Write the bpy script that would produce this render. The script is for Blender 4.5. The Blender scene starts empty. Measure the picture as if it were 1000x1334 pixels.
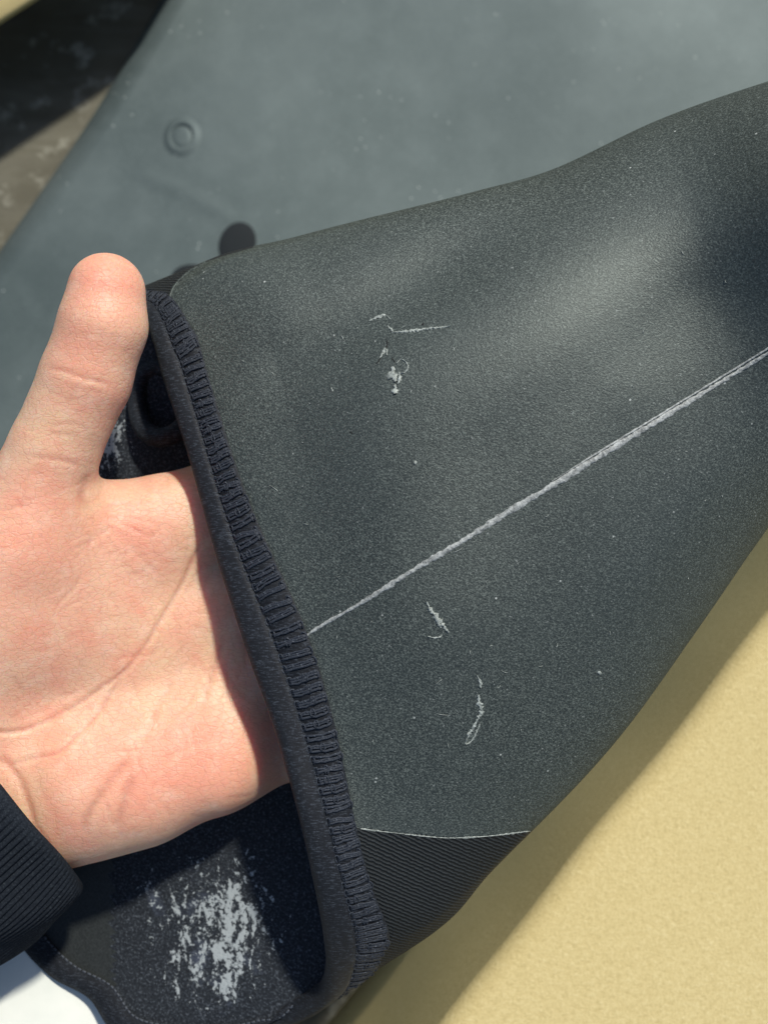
import bpy, bmesh, math, random
import numpy as np
from mathutils import Vector, Matrix
random.seed(7); rng = np.random.default_rng(7)
sc = bpy.context.scene
col = sc.collection

# ------------------------------------------------------------------ camera
FPX = 1374.0                      # focal length in photo pixels (1000 wide)
REF = 250.0                       # mm from the lens to the palm
TILT = math.radians(8.0)
CAM_Z = 0.47
cam_data = bpy.data.cameras.new('camera'); cam = bpy.data.objects.new('camera', cam_data)
col.objects.link(cam); sc.camera = cam
cam_data.sensor_fit = 'HORIZONTAL'; cam_data.sensor_width = 36.0
cam_data.lens = 36.0 * FPX / 1000.0
cam_data.clip_start = 0.01; cam_data.clip_end = 50
cam.location = (0, 0, CAM_Z); cam.rotation_euler = (TILT, 0, 0)
cam_data.dof.use_dof = True; cam_data.dof.focus_distance = 0.237
cam_data.dof.aperture_fstop = 20.0

# ------------------------------------------------------------------ sky, sun
SUN_EL = math.radians(53.0); SUN_AZ = np.array([0.51, 0.860]); SUN_AZ /= np.linalg.norm(SUN_AZ)
SUN = np.array([SUN_AZ[0]*math.cos(SUN_EL), SUN_AZ[1]*math.cos(SUN_EL), math.sin(SUN_EL)])
world = bpy.data.worlds.new('World'); sc.world = world; world.use_nodes = True
wn = world.node_tree.nodes; wl = world.node_tree.links
sky = wn.new('ShaderNodeTexSky'); sky.sky_type = 'NISHITA'; sky.sun_disc = False
sky.sun_elevation = SUN_EL; sky.sun_rotation = math.atan2(SUN_AZ[0], SUN_AZ[1])
bg = wn['Background']; bg.inputs['Strength'].default_value = 0.10
wl.new(sky.outputs[0], bg.inputs['Color'])
sun_d = bpy.data.lights.new('sun', 'SUN'); sun_d.energy = 4.3; sun_d.angle = math.radians(3.4)
sun_d.color = (1.0, 0.945, 0.84)
sun_o = bpy.data.objects.new('sun', sun_d); col.objects.link(sun_o)
sun_o.rotation_euler = Vector(SUN).to_track_quat('Z', 'Y').to_euler(); sun_o.location = (0.6, 0.7, 1.5)
sc.view_settings.view_transform = 'Standard'; sc.view_settings.look = 'None'
sc.view_settings.exposure = 0.0; sc.view_settings.gamma = 1.0
sc.render.engine = 'CYCLES'; sc.cycles.use_denoising = True; sc.cycles.denoiser = 'OPENIMAGEDENOISE'
sc.cycles.max_bounces = 8

# ------------------------------------------------------------------ helpers
CT, ST = math.cos(TILT), math.sin(TILT)
def cam2world(p):                 # camera-space metres -> world
    p = np.asarray(p, float)
    x, y, z = p[..., 0], p[..., 1], p[..., 2]
    return np.stack([x, CT*y - ST*z, ST*y + CT*z + CAM_Z], -1)
def img(pxh):                     # (photo x, photo y, mm above the palm plane) -> camera-space metres
    a = np.asarray(pxh, float)
    d = (REF - a[..., 2]) / 1000.0
    return np.stack([(a[..., 0]-500)/FPX*d, (667-a[..., 1])/FPX*d, -d], -1)
def at(pxh): return cam2world(img(pxh))
def onz(px, py, z):               # the point of height z seen at a photo position
    r = cam2world([[(px-500)/FPX, (667-py)/FPX, -1.0]])[0] - np.array([0, 0, CAM_Z])
    return np.array([0, 0, CAM_Z]) + r * ((z-CAM_Z)/r[2])

def mesh_obj(name, verts, faces, mat, parent=None, smooth=True, attrs=None):
    verts = np.asarray(verts, float)
    if parent is not None: verts = verts - np.array(parent_origin(parent))
    me = bpy.data.meshes.new(name)
    if isinstance(faces, np.ndarray):
        n, k = faces.shape
        me.vertices.add(len(verts)); me.vertices.foreach_set('co', verts.ravel())
        me.loops.add(n*k); me.loops.foreach_set('vertex_index', faces.ravel().astype(np.int32))
        me.polygons.add(n); me.polygons.foreach_set('loop_start', np.arange(0, n*k, k, dtype=np.int32))
        me.polygons.foreach_set('loop_total', np.full(n, k, np.int32))
    else:
        me.from_pydata([tuple(v) for v in verts], [], [tuple(f) for f in faces])
    me.update(calc_edges=True); me.validate()
    if smooth: me.polygons.foreach_set('use_smooth', np.ones(len(me.polygons), bool))
    for k, v in (attrs or {}).items():
        a = me.attributes.new(k, 'FLOAT_COLOR', 'POINT')
        c = np.ones((len(verts), 4)); c[:, :3] = v; a.data.foreach_set('color', c.ravel())
    if mat: me.materials.append(mat)
    o = bpy.data.objects.new(name, me); col.objects.link(o)
    if parent is not None: o.parent = parent
    return o
def parent_origin(p):
    o = np.zeros(3)
    while p is not None:
        o += np.array(p.location); p = p.parent
    return o
def thing(name, label, cat, loc, group=None):
    o = bpy.data.objects.new(name, None); col.objects.link(o); o.location = loc
    o['label'] = label; o['category'] = cat; o.empty_display_size = 0.02
    if group: o['group'] = group
    return o
def grid_faces(n, m, wrap_m=False):
    i = np.arange(n-1)[:, None]; j = np.arange(m if wrap_m else m-1)[None, :]
    j2 = (j+1) % m
    return np.stack([i*m+j+0*i, i*m+j2, (i+1)*m+j2, (i+1)*m+j], -1).reshape(-1, 4)
def cspline(t, tk, P):            # cubic Hermite through knots, axis 0
    t = np.asarray(t, float); tk = np.asarray(tk, float); P = np.asarray(P, float)
    sl = (P[1:]-P[:-1]) / (tk[1:]-tk[:-1]).reshape(-1, *([1]*(P.ndim-1)))
    m = np.empty_like(P); m[0] = sl[0]; m[-1] = sl[-1]
    h = (tk[1:]-tk[:-1]).reshape(-1, *([1]*(P.ndim-1)))
    m[1:-1] = (sl[:-1]*h[1:]+sl[1:]*h[:-1])/(h[:-1]+h[1:])
    i = np.clip(np.searchsorted(tk, t, side='right')-1, 0, len(tk)-2)
    hh = (tk[i+1]-tk[i]); u = ((t-tk[i])/hh).reshape(-1, *([1]*(P.ndim-1))); hh = hh.reshape(u.shape)
    return ((2*u**3-3*u**2+1)*P[i] + (u**3-2*u**2+u)*hh*m[i] + (-2*u**3+3*u**2)*P[i+1] + (u**3-u**2)*hh*m[i+1])
def resample(P, n):
    P = np.asarray(P, float); L = np.r_[0, np.cumsum(np.linalg.norm(np.diff(P[:, :2], axis=0), axis=1))]
    return cspline(np.linspace(0, L[-1], n), L, P)
def tps(pts):                     # thin-plate interpolation of (x, y, v)
    pts = np.asarray(pts, float); X = pts[:, :2]/300.0; n = len(X)
    def U(r2): return r2*np.log(r2+1e-9)
    K = U(((X[:, None]-X[None])**2).sum(-1)) + np.eye(n)*0.01
    A = np.zeros((n+3, n+3)); A[:n, :n] = K; A[:n, n] = 1; A[:n, n+1:] = X; A[n, :n] = 1; A[n+1:, :n] = X.T
    w = np.linalg.solve(A, np.r_[pts[:, 2], 0, 0, 0])
    def f(x, y):
        Q = np.stack([np.ravel(x), np.ravel(y)], -1)/300.0
        out = np.empty(len(Q))
        for s in range(0, len(Q), 20000):
            q = Q[s:s+20000]
            out[s:s+20000] = U(((q[:, None]-X[None])**2).sum(-1))@w[:n] + w[n] + q@w[n+1:]
        return out.reshape(np.shape(x))
    return f
def polydist(qx, qy, poly):       # distance (px) from points to a polyline
    d = np.full(qx.shape, 1e9); poly = np.asarray(poly, float)
    for (x0, y0), (x1, y1) in zip(poly[:-1, :2], poly[1:, :2]):
        dx, dy = x1-x0, y1-y0; l2 = dx*dx+dy*dy+1e-9
        t = np.clip(((qx-x0)*dx+(qy-y0)*dy)/l2, 0, 1)
        d = np.minimum(d, np.hypot(qx-x0-t*dx, qy-y0-t*dy))
    return d
def tube(path, rad, nseg=8, caps=True):   # swept tube along world points; rad scalar or array
    P = np.asarray(path, float); n = len(P); rad = np.broadcast_to(rad, (n,))
    T = np.gradient(P, axis=0); T /= np.linalg.norm(T, axis=1)[:, None]+1e-12
    ref = np.array([0.0, 0, 1]); 
    if abs(T[0]@ref) > .9: ref = np.array([1.0, 0, 0])
    N = np.cross(T, ref); N /= np.linalg.norm(N, axis=1)[:, None]+1e-12; B = np.cross(T, N)
    a = np.linspace(0, 2*math.pi, nseg, endpoint=False)
    V = P[:, None]+rad[:, None, None]*(np.cos(a)[None, :, None]*N[:, None]+np.sin(a)[None, :, None]*B[:, None])
    F = [tuple(f) for f in grid_faces(n, nseg, True)]
    if caps:
        F.append(tuple(range(nseg))[::-1]); F.append(tuple((n-1)*nseg+k for k in range(nseg)))
    return V.reshape(-1, 3), F

# ------------------------------------------------------------------ material helpers
class NT:
    def __init__(s, name):
        s.m = bpy.data.materials.new(name); s.m.use_nodes = True
        s.t = s.m.node_tree; s.b = s.t.nodes['Principled BSDF']
        s.co = s.t.nodes.new('ShaderNodeTexCoord').outputs['Object']
    def n(s, typ, **kw):
        o = s.t.nodes.new(typ)
        for k, v in kw.items(): setattr(o, k, v)
        return o
    def link(s, a, b): s.t.links.new(a, b)
    def noise(s, scale, detail=3, rough=.55, vec=None, dist=0):
        o = s.n('ShaderNodeTexNoise'); o.inputs['Scale'].default_value = scale
        o.inputs['Detail'].default_value = detail; o.inputs['Roughness'].default_value = rough
        o.inputs['Distortion'].default_value = dist
        s.link(vec or s.co, o.inputs['Vector']); return o.outputs['Fac']
    def voro(s, scale, feature='F1', vec=None):
        o = s.n('ShaderNodeTexVoronoi', feature=feature); o.inputs['Scale'].default_value = scale
        s.link(vec or s.co, o.inputs['Vector']); return o.outputs['Distance']
    def ramp(s, fac, stops):
        o = s.n('ShaderNodeValToRGB'); e = o.color_ramp.elements
        while len(e) < len(stops): e.new(.5)
        for el, (p, c) in zip(e, stops):
            el.position = p; el.color = (c if hasattr(c, '__len__') else (c, c, c)) + ((1,) if not hasattr(c, '__len__') or len(c) == 3 else ())
        s.link(fac, o.inputs['Fac']); return o.outputs['Color']
    def mix(s, fac, a, b, mode='MIX'):
        o = s.n('ShaderNodeMix', data_type='RGBA', blend_type=mode)
        for v, k in ((fac, 0), (a, 6), (b, 7)):
            if hasattr(v, 'is_linked') or isinstance(v, bpy.types.NodeSocket): s.link(v, o.inputs[k])
            else: o.inputs[k].default_value = v if k == 0 else (*v, 1)
        return o.outputs[2]
    def math(s, op, a, b=0.0):
        o = s.n('ShaderNodeMath', operation=op)
        for v, k in ((a, 0), (b, 1)):
            if isinstance(v, bpy.types.NodeSocket): s.link(v, o.inputs[k])
            else: o.inputs[k].default_value = v
        return o.outputs[0]
    def bump(s, h, strength, dist, prev=None):
        o = s.n('ShaderNodeBump'); o.inputs['Strength'].default_value = strength
        o.inputs['Distance'].default_value = dist; s.link(h, o.inputs['Height'])
        if prev: s.link(prev, o.inputs['Normal'])
        return o.outputs['Normal']
    def mapping(s, scale, rot=(0, 0, 0)):
        o = s.n('ShaderNodeMapping'); o.inputs['Scale'].default_value = scale; o.inputs['Rotation'].default_value = rot
        s.link(s.co, o.inputs['Vector']); return o.outputs['Vector']
    def done(s, color=None, rough=None, normal=None, **inp):
        if color is not None:
            if isinstance(color, bpy.types.NodeSocket): s.link(color, s.b.inputs['Base Color'])
            else: s.b.inputs['Base Color'].default_value = (*color, 1)
        if rough is not None:
            if isinstance(rough, bpy.types.NodeSocket): s.link(rough, s.b.inputs['Roughness'])
            else: s.b.inputs['Roughness'].default_value = rough
        if normal is not None: s.link(normal, s.b.inputs['Normal'])
        for k, v in inp.items(): s.b.inputs[k.replace('_', ' ')].default_value = v
        return s.m

def mat_neoprene():
    m = NT('granular_neoprene')
    v = m.mapping((2400, 2900, 2400), (0, 0, .5))
    g = m.noise(1.0, 3, .6, v, .5); g2 = m.noise(900, 2, .5); big = m.noise(22, 3)
    c = m.ramp(g, [(.33, (.008, .0105, .0095)), (.50, (.033, .040, .036)), (.67, (.125, .146, .132))])
    c = m.mix(m.ramp(big, [(.35, 0.0), (.75, .35)]), c, (.05, .061, .058))
    sp = m.ramp(m.noise(1900, 1, .4), [(.72, 0.0), (.77, 1.0)])
    c = m.mix(sp, c, (.20, .22, .21))
    fleck = m.ramp(m.voro(300), [(.055, 1.0), (.085, 0.0)])
    fm = m.math('MULTIPLY', fleck, m.ramp(m.noise(120, 2), [(.58, 0.0), (.64, 1.0)]))
    c = m.mix(fm, c, (.42, .45, .43))
    nb = m.bump(g, .55, .00022); nb = m.bump(g2, .05, .0003, nb)
    t = m.t; t.nodes.remove(m.b)
    d = m.n('ShaderNodeBsdfDiffuse'); m.link(c, d.inputs['Color']); m.link(nb, d.inputs['Normal'])
    gl = m.n('ShaderNodeBsdfGlossy'); gl.inputs['Roughness'].default_value = .50; gl.inputs['Color'].default_value = (.90, 1.0, .98, 1); m.link(nb, gl.inputs['Normal'])
    mx = m.n('ShaderNodeMixShader'); mx.inputs['Fac'].default_value = .058
    m.link(d.outputs[0], mx.inputs[1]); m.link(gl.outputs[0], mx.inputs[2])
    m.link(mx.outputs[0], t.nodes['Material Output'].inputs['Surface'])
    return m.m
def mat_body():
    m = NT('smooth_neoprene')
    big = m.noise(14, 4, .6); mid = m.noise(70, 4, .6); g = m.noise(1400, 2)
    c = m.ramp(big, [(.30, (.052, .070, .071)), (.52, (.067, .087, .088)), (.72, (.090, .113, .113))])
    c = m.mix(m.ramp(mid, [(.45, 0.0), (.8, .22)]), c, (.15, .185, .185))
    c = m.mix(m.ramp(g, [(.5, 0.0), (.8, .3)]), c, (.16, .20, .20))
    fleck = m.ramp(m.voro(210), [(.055, 1.0), (.12, 0.0)])
    fm = m.math('MULTIPLY', fleck, m.ramp(m.noise(40, 1), [(.52, 0.0), (.60, .8)]))
    c = m.mix(fm, c, (.36, .40, .38))
    nb = m.bump(mid, .10, .001); nb = m.bump(g, .15, .0002, nb)
    return m.done(c, .55, nb, Specular_IOR_Level=.4, Specular_Tint=(.8, .97, 1.0, 1.0))
def mat_knit(name, c0, c1, scale, rot, spec=.4):
    m = NT(name)
    v = m.mapping((scale, scale*.55, scale), rot)
    w = m.n('ShaderNodeTexWave', wave_type='BANDS', bands_direction='X'); w.inputs['Scale'].default_value = 1.0
    w.inputs['Distortion'].default_value = 2.2; w.inputs['Detail'].default_value = 2; w.inputs['Detail Scale'].default_value = 1.4
    m.link(v, w.inputs['Vector'])
    g = m.noise(2600, 2)
    h = m.math('ADD', w.outputs['Fac'], m.math('MULTIPLY', g, .9))
    c = m.ramp(m.math('MULTIPLY', h, .55), [(.25, c0), (.62, c1), (.85, tuple(min(1, k*2.6) for k in c1))])
    return m.done(c, .75, m.bump(h, .6, .0004), Specular_IOR_Level=.25)
def mat_tape():
    m = NT('binding_tape')
    v = m.mapping((700, 3800, 700), (0, 0, math.radians(17)))
    w = m.noise(1.0, 2, .5, v); g = m.noise(3000, 2)
    h = m.math('ADD', w, m.math('MULTIPLY', g, .6))
    c = m.ramp(h, [(.5, (.0045, .0055, .008)), (.85, (.0095, .012, .017)), (1.0, (.04, .049, .063))])
    return m.done(c, .68, m.bump(h, .18, .0002), Specular_IOR_Level=.28, Sheen_Weight=.02)
def mat_thread():
    m = NT('dark_thread')
    g = m.noise(5200, 2); sp = m.ramp(m.noise(1900, 2), [(.62, 0.0), (.72, 1.0)])
    c = m.ramp(g, [(.3, (.008, .011, .017)), (.62, (.028, .036, .052)), (.85, (.13, .155, .195))])
    c = m.mix(m.math('MULTIPLY', sp, .35), c, (.30, .34, .40))
    return m.done(c, .55, m.bump(g, .6, .00025), Specular_IOR_Level=.4)
def mat_seam(name='pale_glue_seam', lo=(.10, .11, .11), hi=(.50, .53, .52)):
    m = NT(name)
    g = m.noise(1500, 4, .7); g2 = m.noise(500, 3)
    c = m.ramp(m.math('ADD', m.math('MULTIPLY', g, .7), m.math('MULTIPLY', g2, .3)), [(.36, lo), (.50, tuple((a+b)/2 for a, b in zip(lo, hi))), (.62, hi)])
    return m.done(c, .5, m.bump(g, .6, .0004))
def mat_lining():
    m = NT('knit_lining')
    g = m.noise(1700, 2); v = m.mapping((1500, 700, 700), (0, 0, .1))
    k = m.noise(1.0, 1, .5, v)
    base = m.ramp(g, [(.3, (.009, .011, .015)), (.55, (.022, .027, .034)), (.75, (.09, .105, .125))])
    # pale wash-worn blotches of the print
    a = m.n('ShaderNodeAttribute', attribute_name='print'); pm = a.outputs['Fac']
    blot = m.noise(1.0, 6, .70, m.mapping((300, 190, 240), (.6, .3, .4)), 1.2); fine = m.noise(1000, 3, .6)
    s = m.math('ADD', m.math('MULTIPLY', blot, .36), m.math('MULTIPLY', fine, .32)); s = m.math('ADD', s, m.math('MULTIPLY', m.noise(1.0, 3, .6, m.mapping((210, 105, 150), (.5, .4, .35)), 1.6), .36))
    s = m.math('ADD', s, m.math('MULTIPLY', m.math('SUBTRACT', pm, .5), .24))
    msk = m.ramp(s, [(.570, 0.0), (.615, 1.0)])
    blue = m.ramp(m.math('ADD', m.noise(95, 4), m.math('MULTIPLY', m.math('SUBTRACT', pm, .5), .3)), [(.60, 0.0), (.74, .6)])
    c = m.mix(blue, base, (.075, .092, .135))
    c = m.mix(msk, c, (.34, .38, .395))
    return m.done(c, .75, m.bump(m.math('ADD', g, k), .4, .0004), Specular_IOR_Level=.25)
PAD = at((140, 400, 20))-onz(60, 1000, 0)
def mat_skin():
    m = NT('palm_skin')
    a = m.n('ShaderNodeAttribute', attribute_name='tone')
    c = a.outputs['Color']
    mot = m.noise(95, 5, .65, None, .4); c = m.mix(m.ramp(mot, [(.42, 0.0), (.70, .72)]), c, (.77, .325, .225))
    mot2 = m.noise(230, 4, .65); c = m.mix(m.ramp(mot2, [(.5, 0.0), (.78, .55)]), c, (.85, .63, .48))
    fn = m.noise(1500, 3, .6); c = m.mix(m.ramp(fn, [(.5, 0.0), (.8, .25)]), c, (.66, .37, .27))
    v = m.mapping((900, 2600, 1500), (0, 0, .35)); vx = m.mapping((420, 950, 700), (0, 0, -.5))
    ridg = m.noise(1.0, 3, .6, v, .4); pore = m.noise(420, 4, .65)
    ln = m.ramp(m.voro(1.0, 'DISTANCE_TO_EDGE', vx), [(0.0, 0.0), (.09, 1.0)])
    vf = m.mapping((2100, 520, 1500), (0, 0, -.25)); fine = m.noise(1.0, 2, .6, vf, .8)
    c = m.mix(m.math('MULTIPLY', m.math('SUBTRACT', 1.0, ln), .30), c, (.56, .27, .19))
    nb = m.bump(ridg, .30, .0004); nb = m.bump(ln, .26, .00022, nb); nb = m.bump(pore, .22, .0008, nb); nb = m.bump(fine, .25, .0003, nb)
    pa = m.n('ShaderNodeAttribute', attribute_name='pad').outputs['Fac']
    mp = m.n('ShaderNodeMapping', vector_type='TEXTURE'); mp.inputs['Location'].default_value = tuple(PAD); mp.inputs['Scale'].default_value = (1.0, 1.5, 1.0)
    m.link(m.co, mp.inputs['Vector'])
    wv = m.n('ShaderNodeTexWave', wave_type='RINGS', rings_direction='SPHERICAL'); wv.inputs['Scale'].default_value = 460
    wv.inputs['Distortion'].default_value = 6.0; wv.inputs['Detail'].default_value = 1.5; wv.inputs['Detail Scale'].default_value = .6
    m.link(mp.outputs['Vector'], wv.inputs['Vector'])
    pr_ = m.math('MULTIPLY', wv.outputs['Fac'], pa)
    c = m.mix(m.math('MULTIPLY', pr_, .07), c, (.62, .27, .20)); nb = m.bump(pr_, .10, .0002, nb)
    m.link(c, m.b.inputs['Base Color'])
    return m.done(None, m.ramp(pore, [(.3, .36), (.7, .52)]), nb, Subsurface_Weight=.7, Subsurface_Scale=.0055, Subsurface_Radius=(1.0, .28, .14), Specular_IOR_Level=.42)
def mat_cardboard(name, c0, c1, c2):
    m = NT(name)
    v = m.mapping((600, 1300, 600), (0, 0, .6)); fib = m.noise(1.0, 3, .6, v, 1.2)
    v2 = m.mapping((1500, 800, 600), (0, 0, 1.1)); fib2 = m.noise(1.0, 3, .6, v2, 1.0)
    g = m.noise(1300, 3); big = m.noise(9, 3)
    h = m.math('ADD', m.math('MULTIPLY', fib, .5), m.math('MULTIPLY', fib2, .5))
    c = m.ramp(h, [(.30, c0), (.50, c1), (.70, c2)])
    c = m.mix(m.ramp(g, [(.55, 0.0), (.8, .30)]), c, c0)
    c = m.mix(m.ramp(big, [(.4, 0.0), (.7, .3)]), c, c0)
    return m.done(c, .8, m.bump(m.math('ADD', h, m.math('MULTIPLY', g, .5)), .38, .0005), Specular_IOR_Level=.25)
def mat_floor():
    m = NT('worn_dark_floor')
    v = m.mapping((8, 30, 8), (0, 0, .9)); gr = m.noise(1.0, 5, .65, v, .5)
    big = m.noise(16, 4, .6); mid = m.noise(60, 4, .65)
    c = m.ramp(big, [(.35, (.105, .100, .078)), (.6, (.15, .145, .110)), (.75, (.21, .19, .13))])
    c = m.mix(m.ramp(gr, [(.45, 0.0), (.70, .7)]), c, (.27, .27, .235))
    c = m.mix(m.ramp(mid, [(.56, 0.0), (.70, .8)]), c, (.44, .45, .40))
    c = m.mix(1.0, c, (.74, .72, .66), 'MULTIPLY')
    return m.done(c, .5, m.bump(mid, .2, .002), Specular_IOR_Level=.35)
def mat_paper():
    m = NT('white_paper')
    c = m.ramp(m.noise(35, 4), [(.35, (.70, .74, .68)), (.65, (.82, .84, .78))])
    return m.done(c, .6, m.bump(m.noise(90, 4), .2, .001))
def mat_sleeve():
    m = NT('navy_rib_knit')
    g = m.noise(2400, 3); sp = m.ramp(m.noise(1600, 2), [(.62, 0.0), (.75, .6)])
    c = m.ramp(g, [(.3, (.007, .010, .015)), (.62, (.017, .022, .030)), (.85, (.06, .074, .088))])
    c = m.mix(sp, c, (.06, .075, .085))
    return m.done(c, .85, m.bump(g, .6, .0005), Specular_IOR_Level=.15)
M = dict(neo=mat_neoprene(), body=mat_body(), tape=mat_tape(), thread=mat_thread(), seam=mat_seam(),
         scuff=mat_seam('pale_scuff', (.12, .14, .13), (.48, .53, .50)), lining=mat_lining(), skin=mat_skin(),
         knit=mat_knit('black_rib_knit', (.006, .008, .009), (.013, .016, .018), 640, (0, 0, math.radians(-75))),
         card=mat_cardboard('kraft_cardboard', (.44, .355, .16), (.565, .465, .225), (.65, .56, .305)),
         floor=mat_floor(), paper=mat_paper(), sleeve=mat_sleeve())
m_ = NT('dark_oval'); M['patch'] = m_.done((.012, .016, .019), .75, Specular_IOR_Level=.2)
m_ = NT('hem_thread'); M['hemthread'] = m_.done((.055, .066, .085), .55)
m_ = NT('dark_facing'); M['facing'] = m_.done(m_.ramp(m_.noise(1800, 2), [(.3, (.016, .019, .019)), (.7, (.034, .039, .040))]), .6, Specular_IOR_Level=.35)
m_ = NT('dark_cut'); M['cut'] = m_.done((.006, .008, .008), .8)

# ------------------------------------------------------------------ the setting: ground
g = 3.0
fl = mesh_obj('floor', [(-g, -g, 0), (g, -g, 0), (g, g, 0), (-g, g, 0)], [(0, 1, 2, 3)], M['floor'], smooth=False)
fl['kind'] = 'structure'

# white block, lower left, its top close under the wetsuit
ZW = .168
cw = [onz(-420, 1100, ZW), onz(215, 1150, ZW), onz(230, 1560, ZW), onz(-420, 1560, ZW)]
bm = bmesh.new(); ctr = sum(cw)/4*np.array([1, 1, 0])
lo4 = [bm.verts.new(tuple(c*np.array([1, 1, 0])-ctr+np.array([0, 0, .0005]))) for c in cw]; hi4 = [bm.verts.new(tuple(c-ctr)) for c in cw]
bm.faces.new(lo4); bm.faces.new(hi4[::-1])
for k in range(4): bm.faces.new([lo4[k], hi4[k], hi4[(k+1) % 4], lo4[(k+1) % 4]])
bmesh.ops.recalc_face_normals(bm, faces=bm.faces)
bmesh.ops.bevel(bm, geom=[e_ for e_ in bm.edges], offset=.004, segments=4, affect='EDGES', profile=.5)
me = bpy.data.meshes.new('foam_block'); bm.to_mesh(me); bm.free(); me.materials.append(M['paper'])
ps = bpy.data.objects.new('foam_block', me); col.objects.link(ps); ps.location = tuple(ctr)
ps['label'] = 'bright white smooth block at the lower left, below the sleeve cuff'; ps['category'] = 'block'

# ------------------------------------------------------------------ cardboard box, lower right
ZB = 0.15
A = onz(1000, 822, ZB); B = onz(598, 1334, ZB)
e = (B-A)/np.linalg.norm(B-A); nl = np.array([e[1], -e[0], 0.0])      # outward (to the left)
if nl[0] > 0: nl = -nl
O = (A+B)/2
box = thing('cardboard_box', 'yellowish brown cardboard box with sunlit top, right of the wetsuit', 'box', tuple(O*np.array([1, 1, 0])))
def boxprof(r=.0035, W=.36, top=ZB, nseg=10):
    pr = [(0.0, .0005), (0.0, top*.3), (0.0, top*.6), (0.0, top-r)]
    for k in range(1, nseg+1):
        a = math.pi/2*k/nseg; pr.append((r-r*math.cos(a), top-r+r*math.sin(a)))
    for k in range(1, 25): pr.append((r+(W-r)*k/24, top))
    return pr
pr = boxprof(); ne = 60; Ls = np.linspace(-.34, .30, ne); V = []
for k, l in enumerate(Ls):
    wob = .0006*math.sin(l*37)+.0004*math.sin(l*91+1)
    for (x, z) in pr: V.append(O*np.array([1, 1, 0]) + e*l - nl*x + nl*wob*(1 if z > .02 else 0) + np.array([0, 0, z + .0008*math.sin(l*21+x*30)*min(1, x/.03)]))
fp = mesh_obj('folded_panel', V, grid_faces(ne, len(pr)), M['card'], box)
s_ = fp.modifiers.new('board', 'SOLIDIFY'); s_.thickness = .0035; s_.offset = 0 if False else -1
def slab(name, p0, u, w, zlo, zhi, th, mat, parent):
    nn = np.cross(u, [0, 0, 1]); nn /= np.linalg.norm(nn)
    P = [p0, p0+u*w]; V = []
    for q in P:
        for s in (0, th):
            for z in (zlo, zhi): V.append(q + nn*s + np.array([0, 0, z]))
    F = [(0, 1, 5, 4), (2, 6, 7, 3), (0, 4, 6, 2), (1, 3, 7, 5), (0, 2, 3, 1), (4, 5, 7, 6)]
    return mesh_obj(name, V, F, mat, parent, smooth=False)
O0 = O*np.array([1, 1, 0])
slab('side_panel', O0+e*.297-nl*.006, -nl, .35, .0005, ZB-.006, .003, M['card'], box)
slab('side_panel', O0-e*.337-nl*.006, -nl, .35, .0005, ZB-.006, .003, M['card'], box)
slab('side_panel', O0-e*.33-nl*.357, e, .62, .0005, ZB-.006, .003, M['card'], box)

# ------------------------------------------------------------------ second box: only the corner of its flap shows, its wall shades the floor
s0 = onz(165, 97, 0); s1 = onz(0, 206, 0); dl = (s0-s1)/np.linalg.norm(s0-s1); nn2 = np.array([-dl[1], dl[0], 0])
H2 = .05
for H2 in np.arange(.04, .30, .001):      # flap height at which its shadow meets that line on the floor
    pe = onz(16, 12, H2); sh_ = pe-np.array([SUN_AZ[0], SUN_AZ[1], 0])*(H2/math.tan(SUN_EL))
    if (sh_-s0)@nn2 < 0: break
print('flap height', H2)
d2, n2 = dl, nn2; FL = .16
e0 = onz(16, 12, H2)*np.array([1, 1, 0]); c2 = e0+n2*FL
box2 = thing('cardboard_box', 'pale cardboard flap corner poking in at the top left above the dark floor', 'box', tuple(c2))
bd = onz(210, 0, 0)-onz(0, 330, 0); skew = (bd@d2)/(bd@n2); uend = -float((sh_-s0)@d2)+.004
V = []; nfp = 24
for i in range(nfp):
    for j in range(10):
        V.append(e0-d2*.30+d2*((.30+uend)*i/(nfp-1))+(n2+d2*skew)*(FL*j/9)+np.array([0, 0, H2-.0017+.0006*math.sin(i*.9)*(j > 0)]))
fo = mesh_obj('flap', V, grid_faces(nfp, 10), M['card'], box2)
s_ = fo.modifiers.new('board', 'SOLIDIFY'); s_.thickness = .0035; s_.offset = 0
p0 = c2+d2*.20
slab('side_panel', p0-d2*.42, d2, .42, .0005, H2-.004, .003, M['card'], box2)
slab('side_panel', p0-d2*.42+n2*.26, d2, .42, .0005, H2-.004, .003, M['card'], box2)
slab('side_panel', p0-d2*.003+n2*.004, n2, .255, .0005, H2-.004, .003, M['card'], box2)
slab('side_panel', p0-d2*.417+n2*.004, n2, .255, .0005, H2-.004, .003, M['card'], box2)

# ------------------------------------------------------------------ the wetsuit
suit_loc = onz(560, 600, 0)
suit = thing('wetsuit', 'dark grey neoprene wetsuit with navy stitched opening, held open by a hand', 'wetsuit', tuple(suit_loc))

# --- its body, lying flat on the floor behind
def body_left(py): return 210-0.636*py + 6*math.sin(py/90.0)
nu, nv = 300, 300
pys = np.linspace(-420, 1180, nv); U = np.linspace(0, 1, nu)
V = np.zeros((nv, nu, 3)); PX = np.zeros((nv, nu)); PY = np.zeros((nv, nu))
for i, py in enumerate(pys):
    l = body_left(py); r = 1750
    u = np.concatenate([np.linspace(0, 40, 40), np.linspace(40, r-l, nu-39)[1:]])
    PX[i] = l+u; PY[i] = py
zt = .012 + .0020*np.sin(PX/230+PY/190) + .0010*np.sin(PX/120-PY/170+1) + .0003*np.sin(PX/60+PY/75)
zt += .004*np.exp(-((PX-860)/260)**2-((PY-30)/160)**2)
zt += .00035*np.exp(-(polydist(PX, PY, [(190, 228), (225, 243), (262, 262), (295, 280)])/8.0)**2)
edge = PX-np.array([body_left(p) for p in pys])[:, None]
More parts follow.
